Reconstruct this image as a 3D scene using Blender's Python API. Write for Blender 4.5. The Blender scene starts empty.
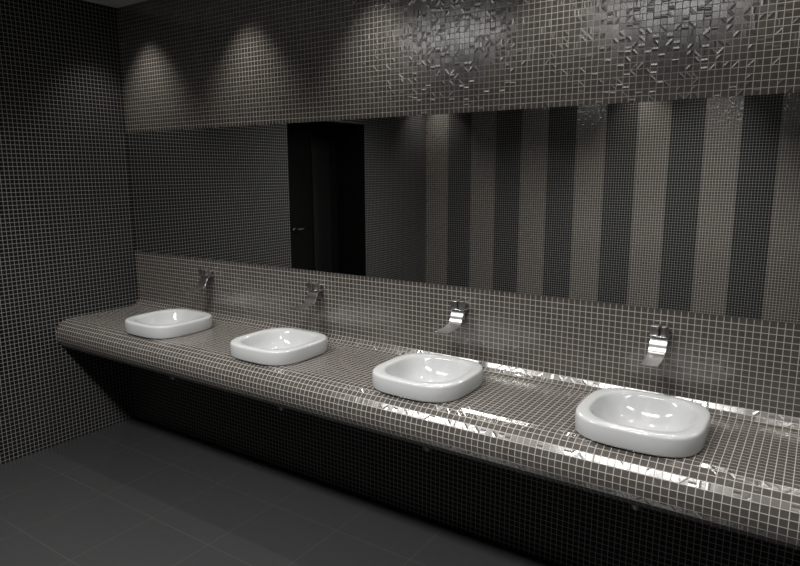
import bpy, bmesh, math
from mathutils import Vector, Matrix

# ---------------------------------------------------------------- units
# lengths are written in mosaic tiles (25 mm each); z = 0 is the lower mirror edge
P = 0.025
FLOOR, CEIL = -47.65, 64.0
LX, LY = 240.0, -156.0           # room: x 0..240, y 0..-156


def V(x, y, z):
    return Vector((x * P, y * P, (z - FLOOR) * P))


scene = bpy.context.scene
col = scene.collection

# ---------------------------------------------------------------- materials


class NT:
    def __init__(self, name):
        self.m = bpy.data.materials.new(name)
        self.m.use_nodes = True
        self.t = self.m.node_tree
        self.b = self.t.nodes['Principled BSDF']

    def n(self, typ, **kw):
        nd = self.t.nodes.new(typ)
        for k, v in kw.items():
            setattr(nd, k, v)
        return nd

    def link(self, a, b):
        self.t.links.new(a, b)

    def put(self, sock, v):
        if isinstance(v, bpy.types.NodeSocket):
            self.link(v, sock)
        else:
            sock.default_value = v

    def math(self, op, a, b=None, c=None, clamp=False):
        nd = self.n('ShaderNodeMath', operation=op, use_clamp=clamp)
        self.put(nd.inputs[0], a)
        if b is not None:
            self.put(nd.inputs[1], b)
        if c is not None:
            self.put(nd.inputs[2], c)
        return nd.outputs[0]

    def vmath(self, op, a, b=None, scale=None):
        nd = self.n('ShaderNodeVectorMath', operation=op)
        self.put(nd.inputs[0], a)
        if b is not None:
            self.put(nd.inputs[1], b)
        if scale is not None:
            self.put(nd.inputs['Scale'], scale)
        return nd.outputs[0]

    def smooth(self, v, lo, hi):
        nd = self.n('ShaderNodeMapRange', interpolation_type='SMOOTHSTEP')
        self.put(nd.inputs[0], v)
        nd.inputs[1].default_value = lo
        nd.inputs[2].default_value = hi
        return nd.outputs[0]

    def mixf(self, f, a, b):
        nd = self.n('ShaderNodeMix', data_type='FLOAT')
        self.put(nd.inputs[0], f)
        self.put(nd.inputs[2], a)
        self.put(nd.inputs[3], b)
        return nd.outputs[0]

    def mixc(self, f, a, b):
        nd = self.n('ShaderNodeMix', data_type='RGBA')
        self.put(nd.inputs[0], f)
        self.put(nd.inputs[6], a if isinstance(a, bpy.types.NodeSocket) else (*a, 1))
        self.put(nd.inputs[7], b if isinstance(b, bpy.types.NodeSocket) else (*b, 1))
        return nd.outputs[2]


BROWN = dict(tile=(0.066, 0.060, 0.054), grout=(0.40, 0.375, 0.345), rough=0.20, spec=1.0, tilt=0.009, ridge=0.23)
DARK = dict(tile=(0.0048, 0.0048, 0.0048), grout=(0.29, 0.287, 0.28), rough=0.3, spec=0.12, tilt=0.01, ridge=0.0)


def mosaic(name, A, B=None, stripe=12.0, width=0.098):
    s = NT(name)
    uv = s.n('ShaderNodeUVMap', uv_map='UVMap').outputs[0]
    sep = s.n('ShaderNodeSeparateXYZ')
    s.link(uv, sep.inputs[0])
    u, v = sep.outputs[0], sep.outputs[1]
    fu, fv = s.math('FLOOR', u), s.math('FLOOR', v)
    lu = s.math('SUBTRACT', s.math('SUBTRACT', u, fu), 0.5)
    lv = s.math('SUBTRACT', s.math('SUBTRACT', v, fv), 0.5)
    cid = s.n('ShaderNodeCombineXYZ')
    s.link(fu, cid.inputs[0])
    s.link(fv, cid.inputs[1])

    def noise(w):
        nd = s.n('ShaderNodeTexWhiteNoise', noise_dimensions='4D')
        s.link(cid.outputs[0], nd.inputs['Vector'])
        nd.inputs['W'].default_value = w
        sp = s.n('ShaderNodeSeparateColor')
        s.link(nd.outputs['Color'], sp.inputs[0])
        return sp.outputs[0], sp.outputs[1], sp.outputs[2]
    r1, r2, r3 = noise(1.7)
    r4, r5, r6 = noise(8.3)
    edge = s.math('MAXIMUM', s.math('ABSOLUTE', lu), s.math('ABSOLUTE', lv))
    g = s.smooth(edge, 0.5 - width / 2 - 0.012, 0.5 - width / 2 + 0.012)   # 1 in the joint
    if B:
        band = s.math('MODULO', s.math('FLOOR', s.math('DIVIDE', u, stripe)), 2.0)
        tile, grout = s.mixc(band, A['tile'], B['tile']), s.mixc(band, A['grout'], B['grout'])
        par = {k: s.mixf(band, A[k], B[k]) for k in ('rough', 'spec', 'tilt', 'ridge')}
    else:
        tile, grout, par = A['tile'], A['grout'], {k: A[k] for k in ('rough', 'spec', 'tilt', 'ridge')}
    # fired colour differs a little from tile to tile
    val = s.math('MULTIPLY_ADD', r6, 0.2, 0.9)
    hue = s.mixc(r3, (1.03, 0.99, 0.98), (0.98, 1.0, 1.02))
    hs = s.vmath('SCALE', hue, scale=val)
    mul = s.n('ShaderNodeMix', data_type='RGBA', blend_type='MULTIPLY')
    mul.inputs[0].default_value = 1.0
    s.put(mul.inputs[6], tile if isinstance(tile, bpy.types.NodeSocket) else (*tile, 1))
    s.link(hs, mul.inputs[7])
    s.link(s.mixc(g, mul.outputs[2], grout), s.b.inputs['Base Color'])
    s.link(s.mixf(g, par['rough'], 0.75), s.b.inputs['Roughness'])
    s.link(s.mixf(g, par['spec'], 0.12), s.b.inputs['Specular IOR Level'])
    # uneven hand-made surface: each tile leans a little and carries one soft ridge
    ang = s.math('MULTIPLY', s.math('FLOOR', s.math('MULTIPLY', r4, 4.0)), math.pi / 4)
    ca, sa = s.math('COSINE', ang), s.math('SINE', ang)
    t = s.math('ADD', s.math('MULTIPLY', lu, ca), s.math('MULTIPLY', lv, sa))
    x = s.math('DIVIDE', s.math('SUBTRACT', t, s.math('MULTIPLY', s.math('SUBTRACT', r5, 0.5), 0.6)), 0.17)
    bell = s.math('EXPONENT', s.math('MULTIPLY', s.math('MULTIPLY', x, x), -1.0))
    has = s.math('GREATER_THAN', r3, 0.45)
    slope = s.math('MULTIPLY', s.math('MULTIPLY', s.math('MULTIPLY', x, bell), par['ridge']), has)
    tilt2 = s.math('MULTIPLY', par['tilt'], 2.0)
    tu = s.math('ADD', s.math('MULTIPLY', s.math('SUBTRACT', r1, 0.5), tilt2), s.math('MULTIPLY', slope, ca))
    tv = s.math('ADD', s.math('MULTIPLY', s.math('SUBTRACT', r2, 0.5), tilt2), s.math('MULTIPLY', slope, sa))
    flat = s.math('SUBTRACT', 1.0, g)
    s.b.inputs['IOR'].default_value = 1.72
    tu, tv = s.math('MULTIPLY', tu, flat), s.math('MULTIPLY', tv, flat)
    N = s.n('ShaderNodeNewGeometry').outputs['Normal']
    T = s.n('ShaderNodeTangent', direction_type='UV_MAP', uv_map='UVMap').outputs[0]
    Bt = s.vmath('CROSS_PRODUCT', N, T)
    nn = s.vmath('ADD', N, s.vmath('ADD', s.vmath('SCALE', T, scale=tu), s.vmath('SCALE', Bt, scale=tv)))
    s.link(s.vmath('NORMALIZE', nn), s.b.inputs['Normal'])
    return s.m


def plain(name, c, rough, metal=0.0, spec=0.5, coat=0.0, speck=0.0):
    s = NT(name)
    s.b.inputs['Roughness'].default_value = rough
    s.b.inputs['Metallic'].default_value = metal
    s.b.inputs['Specular IOR Level'].default_value = spec
    s.b.inputs['Coat Weight'].default_value = coat
    tc = s.n('ShaderNodeTexCoord').outputs['Object']
    nz = s.n('ShaderNodeTexNoise')
    s.link(tc, nz.inputs['Vector'])
    nz.inputs['Scale'].default_value = 14.0
    k = max(speck, 0.02)
    s.link(s.mixc(nz.outputs[0], [x * (1 - k) for x in c], [x * (1 + k) for x in c]), s.b.inputs['Base Color'])
    return s.m


def floor_material():
    s = NT('floor_slabs')
    uv = s.n('ShaderNodeUVMap', uv_map='UVMap').outputs[0]
    sep = s.n('ShaderNodeSeparateXYZ')
    s.link(uv, sep.inputs[0])
    ds = []
    for o, off in ((sep.outputs[0], 0.0), (sep.outputs[1], 0.3)):
        q = s.math('DIVIDE', s.math('ADD', o, off), 17.1)
        fr = s.math('SUBTRACT', q, s.math('FLOOR', q))
        ds.append(s.math('ABSOLUTE', s.math('SUBTRACT', fr, 0.5)))
    e = s.math('MAXIMUM', ds[0], ds[1])
    g = s.smooth(e, 0.5 - 0.006, 0.5 - 0.003)
    nz = s.n('ShaderNodeTexNoise')
    s.link(uv, nz.inputs['Vector'])
    nz.inputs['Scale'].default_value = 0.6
    nz.inputs['Detail'].default_value = 4
    base = s.mixc(nz.outputs[0], (0.033, 0.0335, 0.0345), (0.038, 0.0385, 0.0395))
    s.link(s.mixc(g, base, (0.053, 0.053, 0.053)), s.b.inputs['Base Color'])
    s.b.inputs['Roughness'].default_value = 0.22
    s.b.inputs['Specular IOR Level'].default_value = 0.35
    return s.m


M_BROWN = mosaic('brown_mosaic', BROWN)
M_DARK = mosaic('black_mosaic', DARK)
M_STRIPE = mosaic('striped_mosaic', BROWN, DARK)
M_FLOOR = floor_material()
M_CEIL = plain('ceiling_paint', (0.45, 0.45, 0.44), 0.9, spec=0.1)
M_PORC = plain('white_porcelain', (0.51, 0.52, 0.525), 0.08, spec=0.5)
M_CHROME = plain('chrome', (0.78, 0.78, 0.77), 0.2, metal=1.0)
M_SATIN = plain('satin_chrome', (0.42, 0.42, 0.415), 0.31, metal=1.0)
M_CHROME_D = plain('dark_chrome', (0.22, 0.22, 0.22), 0.38, metal=1.0)
M_MIRROR = plain('mirror_silver', (0.80, 0.81, 0.80), 0.0, metal=1.0)
M_MEDGE = plain('mirror_edge', (0.02, 0.025, 0.022), 0.2)
M_BLACK = plain('black_lacquer', (0.004, 0.004, 0.004), 0.3, spec=0.3)
M_BLACK_LIT = plain('lit_lacquer', (0.008, 0.008, 0.008), 0.2, spec=0.5)  # lighter copy of the door lacquer, for its lit part
M_UNDER = plain('bare_board', (0.03, 0.03, 0.03), 0.8, spec=0.1)

# ---------------------------------------------------------------- mesh helpers


class MB:
    """Collects polygons with tile-unit UVs and material slots, links ONE mesh object."""

    def __init__(self):
        self.v, self.f, self.uv, self.mi = [], [], [], []

    def poly(self, pts, uvs=None, mi=0):
        i = len(self.v)
        self.v += [tuple(p) for p in pts]
        self.f.append(list(range(i, i + len(pts))))
        self.uv.append(uvs or [(0, 0)] * len(pts))
        self.mi.append(mi)

    def box(self, lo, hi, mi=0, skip=()):
        x0, y0, z0 = lo
        x1, y1, z1 = hi
        F = {'-x': [(x0, y1, z0), (x0, y0, z0), (x0, y0, z1), (x0, y1, z1)],
             '+x': [(x1, y0, z0), (x1, y1, z0), (x1, y1, z1), (x1, y0, z1)],
             '-y': [(x0, y0, z0), (x1, y0, z0), (x1, y0, z1), (x0, y0, z1)],
             '+y': [(x1, y1, z0), (x0, y1, z0), (x0, y1, z1), (x1, y1, z1)],
             '-z': [(x0, y1, z0), (x1, y1, z0), (x1, y0, z0), (x0, y0, z0)],
             '+z': [(x0, y0, z1), (x1, y0, z1), (x1, y1, z1), (x0, y1, z1)]}
        for k, pts in F.items():
            if k in skip:
                continue
            ax = {'x': (1, 2), 'y': (0, 2), 'z': (0, 1)}[k[1]]
            self.poly([V(*p) for p in pts], [(p[ax[0]], p[ax[1]]) for p in pts], mi)

    def build(self, name, mats, parent=None, smooth=False, weld=False, origin=None, bevel=None):
        me = bpy.data.meshes.new(name)
        o = Vector(origin) if origin is not None else Vector((0, 0, 0))
        me.from_pydata([tuple(Vector(p) - o) for p in self.v], [], self.f)
        lay = me.uv_layers.new(name='UVMap')
        for pl, uvs in zip(me.polygons, self.uv):
            for li, c in zip(pl.loop_indices, uvs):
                lay.data[li].uv = c
        for m in (mats if isinstance(mats, (list, tuple)) else [mats]):
            me.materials.append(m)
        for pl, i in zip(me.polygons, self.mi):
            pl.material_index = i
            pl.use_smooth = smooth
        if weld or bevel:
            bm = bmesh.new()
            bm.from_mesh(me)
            bmesh.ops.remove_doubles(bm, verts=bm.verts, dist=1e-6)
            bmesh.ops.recalc_face_normals(bm, faces=bm.faces)
            if bevel:
                sharp = [e for e in bm.edges if len(e.link_faces) == 2 and e.calc_face_angle() > 0.6]
                bmesh.ops.bevel(bm, geom=sharp, offset=bevel, segments=3, profile=0.5, affect='EDGES')
                for f in bm.faces:
                    f.smooth = True
            bm.to_mesh(me)
            bm.free()
            if bevel or smooth:
                me.set_sharp_from_angle(angle=math.radians(38))
        ob = bpy.data.objects.new(name, me)
        col.objects.link(ob)
        if parent:
            ob.parent = parent
            ob.location = o - parent.location
        else:
            ob.location = o
        return ob


def empty(name, loc):
    e = bpy.data.objects.new(name, None)
    e.empty_display_size = 0.1
    e.location = loc
    col.objects.link(e)
    return e


def tag(o, label, cat, group=None):
    o['label'] = label
    o['category'] = cat
    if group:
        o['group'] = group
    return o


def struct(o, label=None, cat=None):
    o['kind'] = 'structure'
    if label:
        o['label'] = label
        o['category'] = cat
    return o


def copy_tree(o, parent=None):
    kids = [c for c in bpy.data.objects if c.parent == o]
    c = o.copy()
    col.objects.link(c)
    if parent:
        c.parent = parent
    for k in kids:
        copy_tree(k, c)
    return c


# ---------------------------------------------------------------- room shell
T = 4.0
m = MB()
m.box((-T - 14, LY - T, FLOOR - 3), (LX + T, T, FLOOR))
struct(m.build('floor', M_FLOOR), 'dark grey stone floor laid in large square slabs', 'floor')
m = MB()
m.box((-T - 14, LY - T, CEIL), (LX + T, T, CEIL + 4))
struct(m.build('ceiling', M_CEIL), 'plain grey painted ceiling above the tiled walls', 'ceiling')
m = MB()
m.box((-T, 0, FLOOR), (LX + T, T, CEIL))
struct(m.build('wall_back', M_BROWN), 'back wall of glossy grey brown mosaic around the long mirror', 'wall')
m = MB()
m.box((0, -4, FLOOR), (LX, -0.02, -23.6))
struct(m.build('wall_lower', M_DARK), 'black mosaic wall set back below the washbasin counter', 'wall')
m = MB()
m.box((-T, LY - T, FLOOR), (LX + T, LY, CEIL))
struct(m.build('wall_front', M_STRIPE), 'opposite wall in wide brown and black mosaic stripes seen in the mirror', 'wall')
m = MB()
m.box((LX, LY, FLOOR), (LX + T, 0, CEIL))
struct(m.build('wall_right', M_DARK), 'black mosaic wall closing the right end of the room', 'wall')
DY0, DY1, DZ = -62.4, -107.4, 40.4
m = MB()
m.box((-T, DY0, FLOOR), (0, 0, CEIL))
m.box((-T, LY, FLOOR), (0, DY1, CEIL))
m.box((-T, DY1, DZ), (0, DY0, CEIL))
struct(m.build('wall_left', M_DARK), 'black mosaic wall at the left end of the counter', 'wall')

# doorway in the left wall: lined recess, black door with a lighter strip painting the light on it and a lever
m = MB()
RX = -15.0
m.box((RX, DY0, FLOOR), (-T + 0.02, DY0 + 1.2, DZ + 1.2))
m.box((RX, DY1 - 1.2, FLOOR), (-T + 0.02, DY1, DZ + 1.2))
m.box((RX, DY1, DZ), (-T + 0.02, DY0, DZ + 1.2))
for a, b in (((-T, DY0 - 0.25, FLOOR), (0.02, DY0 + 0.0, DZ)), ((-T, DY1, FLOOR), (0.02, DY1 + 0.25, DZ)),
             ((-T, DY1, DZ - 0.25), (0.02, DY0, DZ))):
    m.box(a, b)
struct(m.build('trim_1', M_BLACK), 'black lining of the door recess in the left wall', 'trim')
m = MB()
m.box((RX - 2.2, DY1 - 1.2, FLOOR + 0.4), (RX - 0.02, DY0 + 1.2, DZ + 1.2))
d = m.build('door_1', M_BLACK, origin=V(RX - 1, DY0, FLOOR))
struct(d, 'black door in the left wall recess, seen only in the mirror', 'door')
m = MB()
m.box((RX, -102.5, FLOOR + 2), (RX + 0.5, -91.5, DZ - 4))  # thin strip added where light falls on the leaf
pn = m.build('lit_door_strip', M_BLACK_LIT, d, origin=V(RX, -97, FLOOR + 2), bevel=0.12 * P)
pn['label'] = 'narrow lighter strip, light painted onto the black door'

# ---------------------------------------------------------------- mirror
m = MB()
mx0, mx1, my, mz0, mz1 = 0.06, LX - 0.06, -0.12, 0.0, 32.055
pts = [(mx0, my, mz0), (mx1, my, mz0), (mx1, my, mz1), (mx0, my, mz1)]
m.poly([V(*p) for p in pts], None, 0)
m.box((mx0, my, mz0), (mx1, -0.01, mz1), 1, skip=('-y',))
tag(m.build('wall_mirror', [M_MIRROR, M_MEDGE], weld=True, origin=V(LX / 2, 0, 16)),
    'long frameless mirror set flush in the brown mosaic wall above the basins', 'mirror')

# ---------------------------------------------------------------- counter
ZT = -15.35                       # counter top
BX = [31.5, 67.75, 103.75, 139.95]   # basin centres
BY, BA, BB = -13.2, 8.65, 8.6     # basin centre y, half sizes
RC = 2.35                         # cove radius
BR, BYC = 3.92, -20.1             # bullnose radius and centre
BZC = ZT - BR


def superellipse(cx, cy, a, b, n, k, ph=0.0):
    out = []
    for i in range(k):
        t = 2 * math.pi * i / k + ph
        c, s = math.cos(t), math.sin(t)
        r = (abs(c / a) ** n + abs(s / b) ** n) ** (-1.0 / n)
        out.append((cx + r * c, cy + r * s))
    return out


def build_counter():
    m = MB()
    # profile as (y, z, arc length), one flat facet per row of tiles
    cove = [(-0.02, -13.0)]
    for i in range(1, 5):
        a = math.pi / 2 * i / 4
        cove.append((-RC + RC * math.cos(a), -13.0 - RC * math.sin(a)))
    v0 = 0.0
    for i in range(4):
        (ya, za), (yb, zb) = cove[i], cove[i + 1]
        pts = [V(0, ya, za), V(0, yb, zb), V(LX, yb, zb), V(LX, ya, za)]
        m.poly(pts, [(0, v0 + i), (0, v0 + i + 1), (LX, v0 + i + 1), (LX, v0 + i)])
    # flat top with four holes
    y0, y1 = -RC, BYC
    vv = lambda y: 4.0 + (y0 - y) * 18.0 / (y0 - y1)
    K = 64

    def q(pts):
        m.poly([V(x, y, ZT) for x, y in pts], [(x, vv(y)) for x, y in pts])
    prev = 0.0
    hx = 8.2
    for cx in BX:
        q([(prev, y0), (prev, y1), (cx - hx, y1), (cx - hx, y0)])
        hole = superellipse(cx, BY, BA - 2.45, BB - 2.45, 2.6, K)
        rect = []
        for i in range(K):
            t = 2 * math.pi * i / K
            c, s = math.cos(t), math.sin(t)
            ty = (y0 - BY) if s > 0 else (BY - y1)
            k = min(hx / max(abs(c), 1e-9), ty / max(abs(s), 1e-9))
            rect.append([cx + k * c, BY + k * s])
        # snap the nearest ring point to each rectangle corner
        for qx, qy in ((cx + hx, y0), (cx - hx, y0), (cx - hx, y1), (cx + hx, y1)):
            j = min(range(K), key=lambda i: (rect[i][0] - qx) ** 2 + (rect[i][1] - qy) ** 2)
            rect[j] = [qx, qy]
        for i in range(K):
            j = (i + 1) % K
            q([rect[i], rect[j], hole[j], hole[i]])
            a, b = hole[i], hole[j]
            m.poly([V(*a, ZT), V(*b, ZT), V(*b, ZT - 2), V(*a, ZT - 2)], None, 1)
        prev = cx + hx
    q([(prev, y0), (prev, y1), (LX, y1), (LX, y0)])
    # bullnose: twelve flat facets
    nb = 12
    arc = [(BYC - BR * math.sin(math.pi * i / nb), BZC + BR * math.cos(math.pi * i / nb)) for i in range(nb + 1)]
    for i in range(nb):
        (ya, za), (yb, zb) = arc[i], arc[i + 1]
        w = 22.0 + i
        m.poly([V(0, ya, za), V(0, yb, zb), V(LX, yb, zb), V(LX, ya, za)], [(0, w), (0, w + 1), (LX, w + 1), (LX, w)])
    zb = BZC - BR
    m.poly([V(0, BYC, zb), V(0, -0.02, zb), V(LX, -0.02, zb), V(LX, BYC, zb)], None, 1)
    m.poly([V(0, -0.02, zb), V(0, -0.02, -13), V(LX, -0.02, -13), V(LX, -0.02, zb)], None, 1)
    side = cove + arc + [(-0.02, zb)]
    m.poly([V(0.0, y, z) for y, z in side], None, 1)
    m.poly([V(LX, y, z) for y, z in reversed(side)], None, 1)
    return m.build('washbasin_counter', [M_BROWN, M_UNDER], origin=V(LX / 2, -10, ZT), weld=True)


tag(build_counter(), 'long brown mosaic counter with rounded front edge carrying the four basins', 'counter')

# ---------------------------------------------------------------- washbasins


def loft(m, rings, close_first=True, close_last=True):
    for a, b in zip(rings, rings[1:]):
        n = len(a)
        for i in range(n):
            j = (i + 1) % n
            m.poly([a[i], a[j], b[j], b[i]])
    if close_first:
        m.poly(list(reversed(rings[0])))
    if close_last:
        m.poly(rings[-1])


def disc_rings(cx, cy, prof, k=32):
    return [[V(cx + r * math.cos(2 * math.pi * i / k), cy + r * math.sin(2 * math.pi * i / k), z) for i in range(k)]
            for r, z in prof]


def make_basin(cx):
    root = empty('washbasin', V(cx, BY, ZT))
    K = 96
    prof = [(7.0, -18.3, 2.2), (6.0, -18.2, 2.2), (4.2, -17.5, 2.4), (3.0, -16.4, 2.5), (2.4, -15.36, 2.6),
            (0.3, -15.33, 3.3), (0.1, -15.22, 3.3), (0.0, -15.0, 3.3), (-0.03, -13.6, 3.3), (0.0, -12.9, 3.3), (0.05, -12.65, 3.3),
            (0.14, -12.51, 3.3), (0.3, -12.42, 3.3), (0.55, -12.38, 3.25), (1.0, -12.38, 3.1), (1.5, -12.41, 2.9), (1.72, -12.51, 2.8), (1.86, -12.73, 2.75),
            (2.05, -13.1, 2.65), (2.4, -14.1, 2.5), (2.95, -15.1, 2.4), (3.7, -16.0, 2.3), (4.7, -16.65, 2.2), (5.9, -17.05, 2.1), (7.0, -17.2, 2.0)]
    rings = [[V(x, y, z) for x, y in superellipse(cx, BY, BA - d, BB - d, n, K)] for d, z, n in prof]
    m = MB()
    loft(m, rings)
    m.build('bowl', M_PORC, root, smooth=True, weld=True, origin=V(cx, BY, ZT))
    m = MB()
    loft(m, disc_rings(cx, BY, [(0.9, -17.22), (0.98, -17.1), (0.9, -17.02), (0.72, -17.0), (0.62, -17.08), (0.3, -17.06), (0.05, -17.03)]))
    dr = m.build('drain', M_CHROME, root, smooth=True, weld=True, origin=V(cx, BY, -17.1))
    dr['label'] = 'round chrome drain'
    return root


def make_faucet(cx):
    root = empty('wall_faucet', V(cx, 0, -4.5))
    w = 1.32

    def obox(a, b, name, mat, bev):
        mm = MB()
        mm.box(a, b)
        c = [(p + q) / 2 for p, q in zip(a, b)]
        return mm.build(name, mat, root, origin=V(*c), bevel=bev * P)
    obox((cx - 0.6, -0.35, -6.3), (cx + 0.6, -0.02, -3.0), 'wall_plate', M_CHROME_D, 0.1)
    obox((cx - 0.7, -1.2, -3.8), (cx + 0.7, -0.3, -2.9), 'neck', M_CHROME, 0.1)
    # lever: square left half, rounded right half, standing on a thin plate
    obox((cx - w, -2.7, -3.8), (cx - 0.06, -0.8, -2.35), 'lever', M_SATIN, 0.08)
    obox((cx - w, -2.85, -4.0), (cx + w, -0.5, -3.86), 'plate', M_CHROME, 0.05)
    mm = MB()
    loft(mm, disc_rings(cx + 0.66, -1.95, [(0.5, -3.85), (0.63, -3.78), (0.65, -3.7), (0.65, -2.5), (0.62, -2.4), (0.5, -2.35)], 40))
    mm.build('cartridge', M_SATIN, root, smooth=True, weld=True, origin=V(cx + 0.66, -1.95, -3.1))
    # spout: one broad ribbon that falls from the wall and flattens into a thin lip
    ctrl = [(-0.4, -4.22), (-1.1, -4.14), (-1.75, -4.26), (-2.3, -4.68), (-2.62, -5.25), (-2.85, -5.85), (-3.25, -6.42), (-4.0, -6.8), (-5.1, -7.0), (-6.6, -7.1), (-8.5, -7.15)]
    pts = []
    for i in range(len(ctrl) - 1):
        p0, p1, p2, p3 = ctrl[max(i - 1, 0)], ctrl[i], ctrl[i + 1], ctrl[min(i + 2, len(ctrl) - 1)]
        for s in range(6):
            t = s / 6
            pts.append(tuple(0.5 * (2 * b + (c - a) * t + (2 * a - 5 * b + 4 * c - d) * t * t + (-a + 3 * b - 3 * c + d) * t ** 3)
                             for a, b, c, d in zip(p0, p1, p2, p3)))
    pts.append(ctrl[-1])
    rings = []
    n = len(pts)
    for i, (y, z) in enumerate(pts):
        a, b = pts[max(i - 1, 0)], pts[min(i + 1, n - 1)]
        dy, dz = b[0] - a[0], b[1] - a[1]
        L = math.hypot(dy, dz)
        ny, nz = dz / L, -dy / L          # upward / outward normal
        th = 0.16 + 0.16 * (1 - i / (n - 1))
        hw = w
        e = 0.05
        sec = [(-hw, -th / 2 + e), (-hw + e, -th / 2), (hw - e, -th / 2), (hw, -th / 2 + e), (hw, th / 2 - e), (hw - e, th / 2), (-hw + e, th / 2), (-hw, th / 2 - e)]
        rings.append([V(cx + sx, y + ny * st, z + nz * st) for sx, st in sec])
    mm = MB()
    loft(mm, rings)
    mm.build('spout', M_SATIN, root, smooth=True, weld=True, origin=V(cx, -4, -5.5))
    return root


def make_trap(cx):
    # bottle trap hanging under the counter with its outlet run into the wall behind
    root = empty('drain_trap', V(cx, BY, -23.2))
    m = MB()
    loft(m, disc_rings(cx, BY, [(0.34, -23.2), (0.34, -25.2), (0.75, -25.4), (0.85, -25.7), (0.85, -27.0), (0.75, -27.6), (0.5, -27.95), (0.1, -28.0)], 24))
    m.build('bottle', M_CHROME_D, root, smooth=True, weld=True, origin=V(cx, BY, -25.5))
    m = MB()
    k = 20
    loft(m, [[V(cx + r * math.cos(2 * math.pi * i / k), y, -26.2 + r * math.sin(2 * math.pi * i / k)) for i in range(k)]
             for y, r in ((BY + 0.6, 0.34), (-4.55, 0.34), (-4.5, 0.8), (-4.02, 0.85))])
    m.build('outlet_pipe', M_CHROME_D, root, smooth=True, weld=True, origin=V(cx, -8, -26.2))
    return root


FX = [31.5, 67.6, 103.6, 139.4]   # faucet centres
b0 = make_basin(BX[0])
f0 = make_faucet(FX[0])
t0 = make_trap(BX[0])
B_LAB = ['white porcelain washbasin at the far left end, closest to the black tiled wall',
         'white porcelain washbasin second from the black tiled left wall',
         'white porcelain washbasin third from the left wall, right of the middle',
         'white porcelain washbasin nearest the camera, rightmost and largest in view']
T_LAB = ['small dark metal drain trap in shadow under the counter below the far left basin',
         'small dark metal drain trap under the counter below the second basin from the left',
         'small dark metal drain trap under the counter below the third basin from the left',
         'small dark metal drain trap under the counter below the nearest, rightmost basin']
F_LAB = ['dim chrome wall faucet over the far left basin by the black wall',
         'chrome wall faucet over the second basin, below the reflected black doorway',
         'bright chrome wall faucet over the third basin from the left',
         'bright chrome wall faucet over the rightmost basin, nearest the camera']
for i, x in enumerate(BX):
    b = b0 if i == 0 else copy_tree(b0)
    f = f0 if i == 0 else copy_tree(f0)
    b.location = V(x, BY, ZT)
    f.location = V(FX[i], 0, -4.5)
    t = t0 if i == 0 else copy_tree(t0)
    t.location = V(x, BY, -23.2)
    tag(b, B_LAB[i], 'washbasin', 'washbasins along the mosaic counter')
    tag(t, T_LAB[i], 'drain trap', 'drain traps hanging under the counter')
    tag(f, F_LAB[i], 'faucet', 'chrome faucets on the wall above the basins')

# door lever
m = MB()
HY, HZ = -80.3, -0.8
for a, b in (((RX, HY - 0.5, HZ - 0.5), (RX + 0.4, HY + 0.5, HZ + 0.5)), ((RX + 0.4, HY - 0.25, HZ - 0.25), (RX + 2.2, HY + 0.25, HZ + 0.25)),
             ((RX + 1.7, HY - 3.6, HZ - 0.32), (RX + 2.2, HY + 0.25, HZ + 0.32))):
    m.box(a, b)
h = m.build('door_handle', M_CHROME, d, origin=V(RX + 1, HY, HZ), bevel=0.08 * P)
h['label'] = 'small chrome lever handle'

# ---------------------------------------------------------------- lamps and one added fill


def spot(name, x, y, z, watts, half_deg, blend, radius, color=(1.0, 0.955, 0.89), aim=None):
    L = bpy.data.lights.new(name, 'SPOT')
    L.energy = watts
    L.spot_size = math.radians(2 * half_deg)
    L.spot_blend = blend
    L.shadow_soft_size = radius
    L.color = color
    o = bpy.data.objects.new(name, L)
    o.location = V(x, y, z)
    if aim:
        dv = V(*aim) - V(x, y, z)
        o.rotation_euler = dv.to_track_quat('-Z', 'Y').to_euler()
    col.objects.link(o)
    return o


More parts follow.
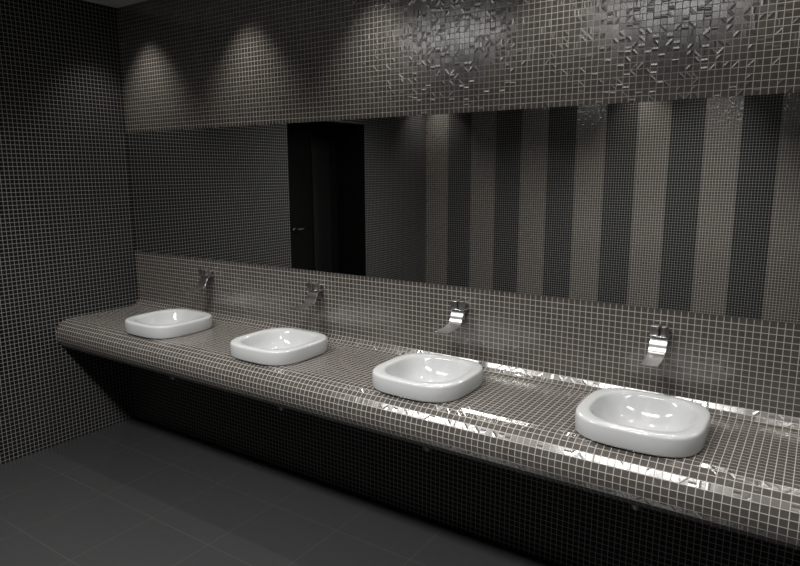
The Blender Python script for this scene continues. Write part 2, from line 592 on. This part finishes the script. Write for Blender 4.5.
def panel(name, x, y, z, watts, size, spread=180, color=(1.0, 0.98, 0.955)):
    L = bpy.data.lights.new(name, 'AREA')
    L.shape = 'RECTANGLE'
    L.size = size
    L.size_y = 0.28
    L.spread = math.radians(spread)
    L.energy = watts
    L.color = color
    o = bpy.data.objects.new(name, L)
    o.location = V(x, y, z)
    col.objects.link(o)
    return o


for k in range(7):
    spot('wall_downlight', 12.5 + 36 * k, -8.6, 63.4, 11, 43, 0.9, 0.03)
for x in (57, 120):
    panel('downlight_or_fill', x, -77, 63.5, 19, 0.8, 140)
    panel('downlight_or_fill', x, -77, 63.7, 3.6, 0.9)
panel('downlight_or_fill', 183, -77, 63.5, 8, 0.8, 140)
for x in (8, 97, 186):
    spot('downlight_or_fill', x, -148, 63.4, 15, 40, 0.9, 0.03)
spot('downlight_or_fill', 128, -112, 63.4, 40, 40, 0.9, 0.05, (1.0, 0.975, 0.94), aim=(112, -156, 2))  # added unseen fill aimed to brighten the striped wall, not a fitting

w = bpy.data.worlds.new('World')
scene.world = w
w.use_nodes = True
w.node_tree.nodes['Background'].inputs[0].default_value = (0.9, 0.95, 1, 1)
w.node_tree.nodes['Background'].inputs[1].default_value = 0.002

# ---------------------------------------------------------------- camera
F, YAW, PITCH, ROLL = 629.97, -0.589333, -0.1748738, -0.0028721
CX, CY, CZ = 158.886, -104.479, 21.554
cyw, syw, cp, sp = math.cos(YAW), math.sin(YAW), math.cos(PITCH), math.sin(PITCH)
fwd = Vector((syw * cp, cyw * cp, sp))
right = Vector((cyw, -syw, 0))
up = right.cross(fwd)
r = math.cos(ROLL) * right + math.sin(ROLL) * up
u = -math.sin(ROLL) * right + math.cos(ROLL) * up
cam = bpy.data.cameras.new('Camera')
cam.sensor_width = 36.0
cam.lens = F / 800 * 36.0
cam.clip_start = 0.02
co = bpy.data.objects.new('Camera', cam)
M = Matrix((r, u, -fwd)).transposed().to_4x4()
M.translation = V(CX, CY, CZ)
co.matrix_world = M
col.objects.link(co)
scene.camera = co

vs = scene.view_settings
scene.display_settings.display_device = 'sRGB'
vs.view_transform = 'Standard'
vs.look = 'None'
vs.exposure = 1.1
vs.gamma = 1.0
vs.use_curve_mapping = False
scene.cycles.use_denoising = True
scene.cycles.max_bounces = 10
scene.cycles.glossy_bounces = 6
scene.cycles.caustics_reflective = True
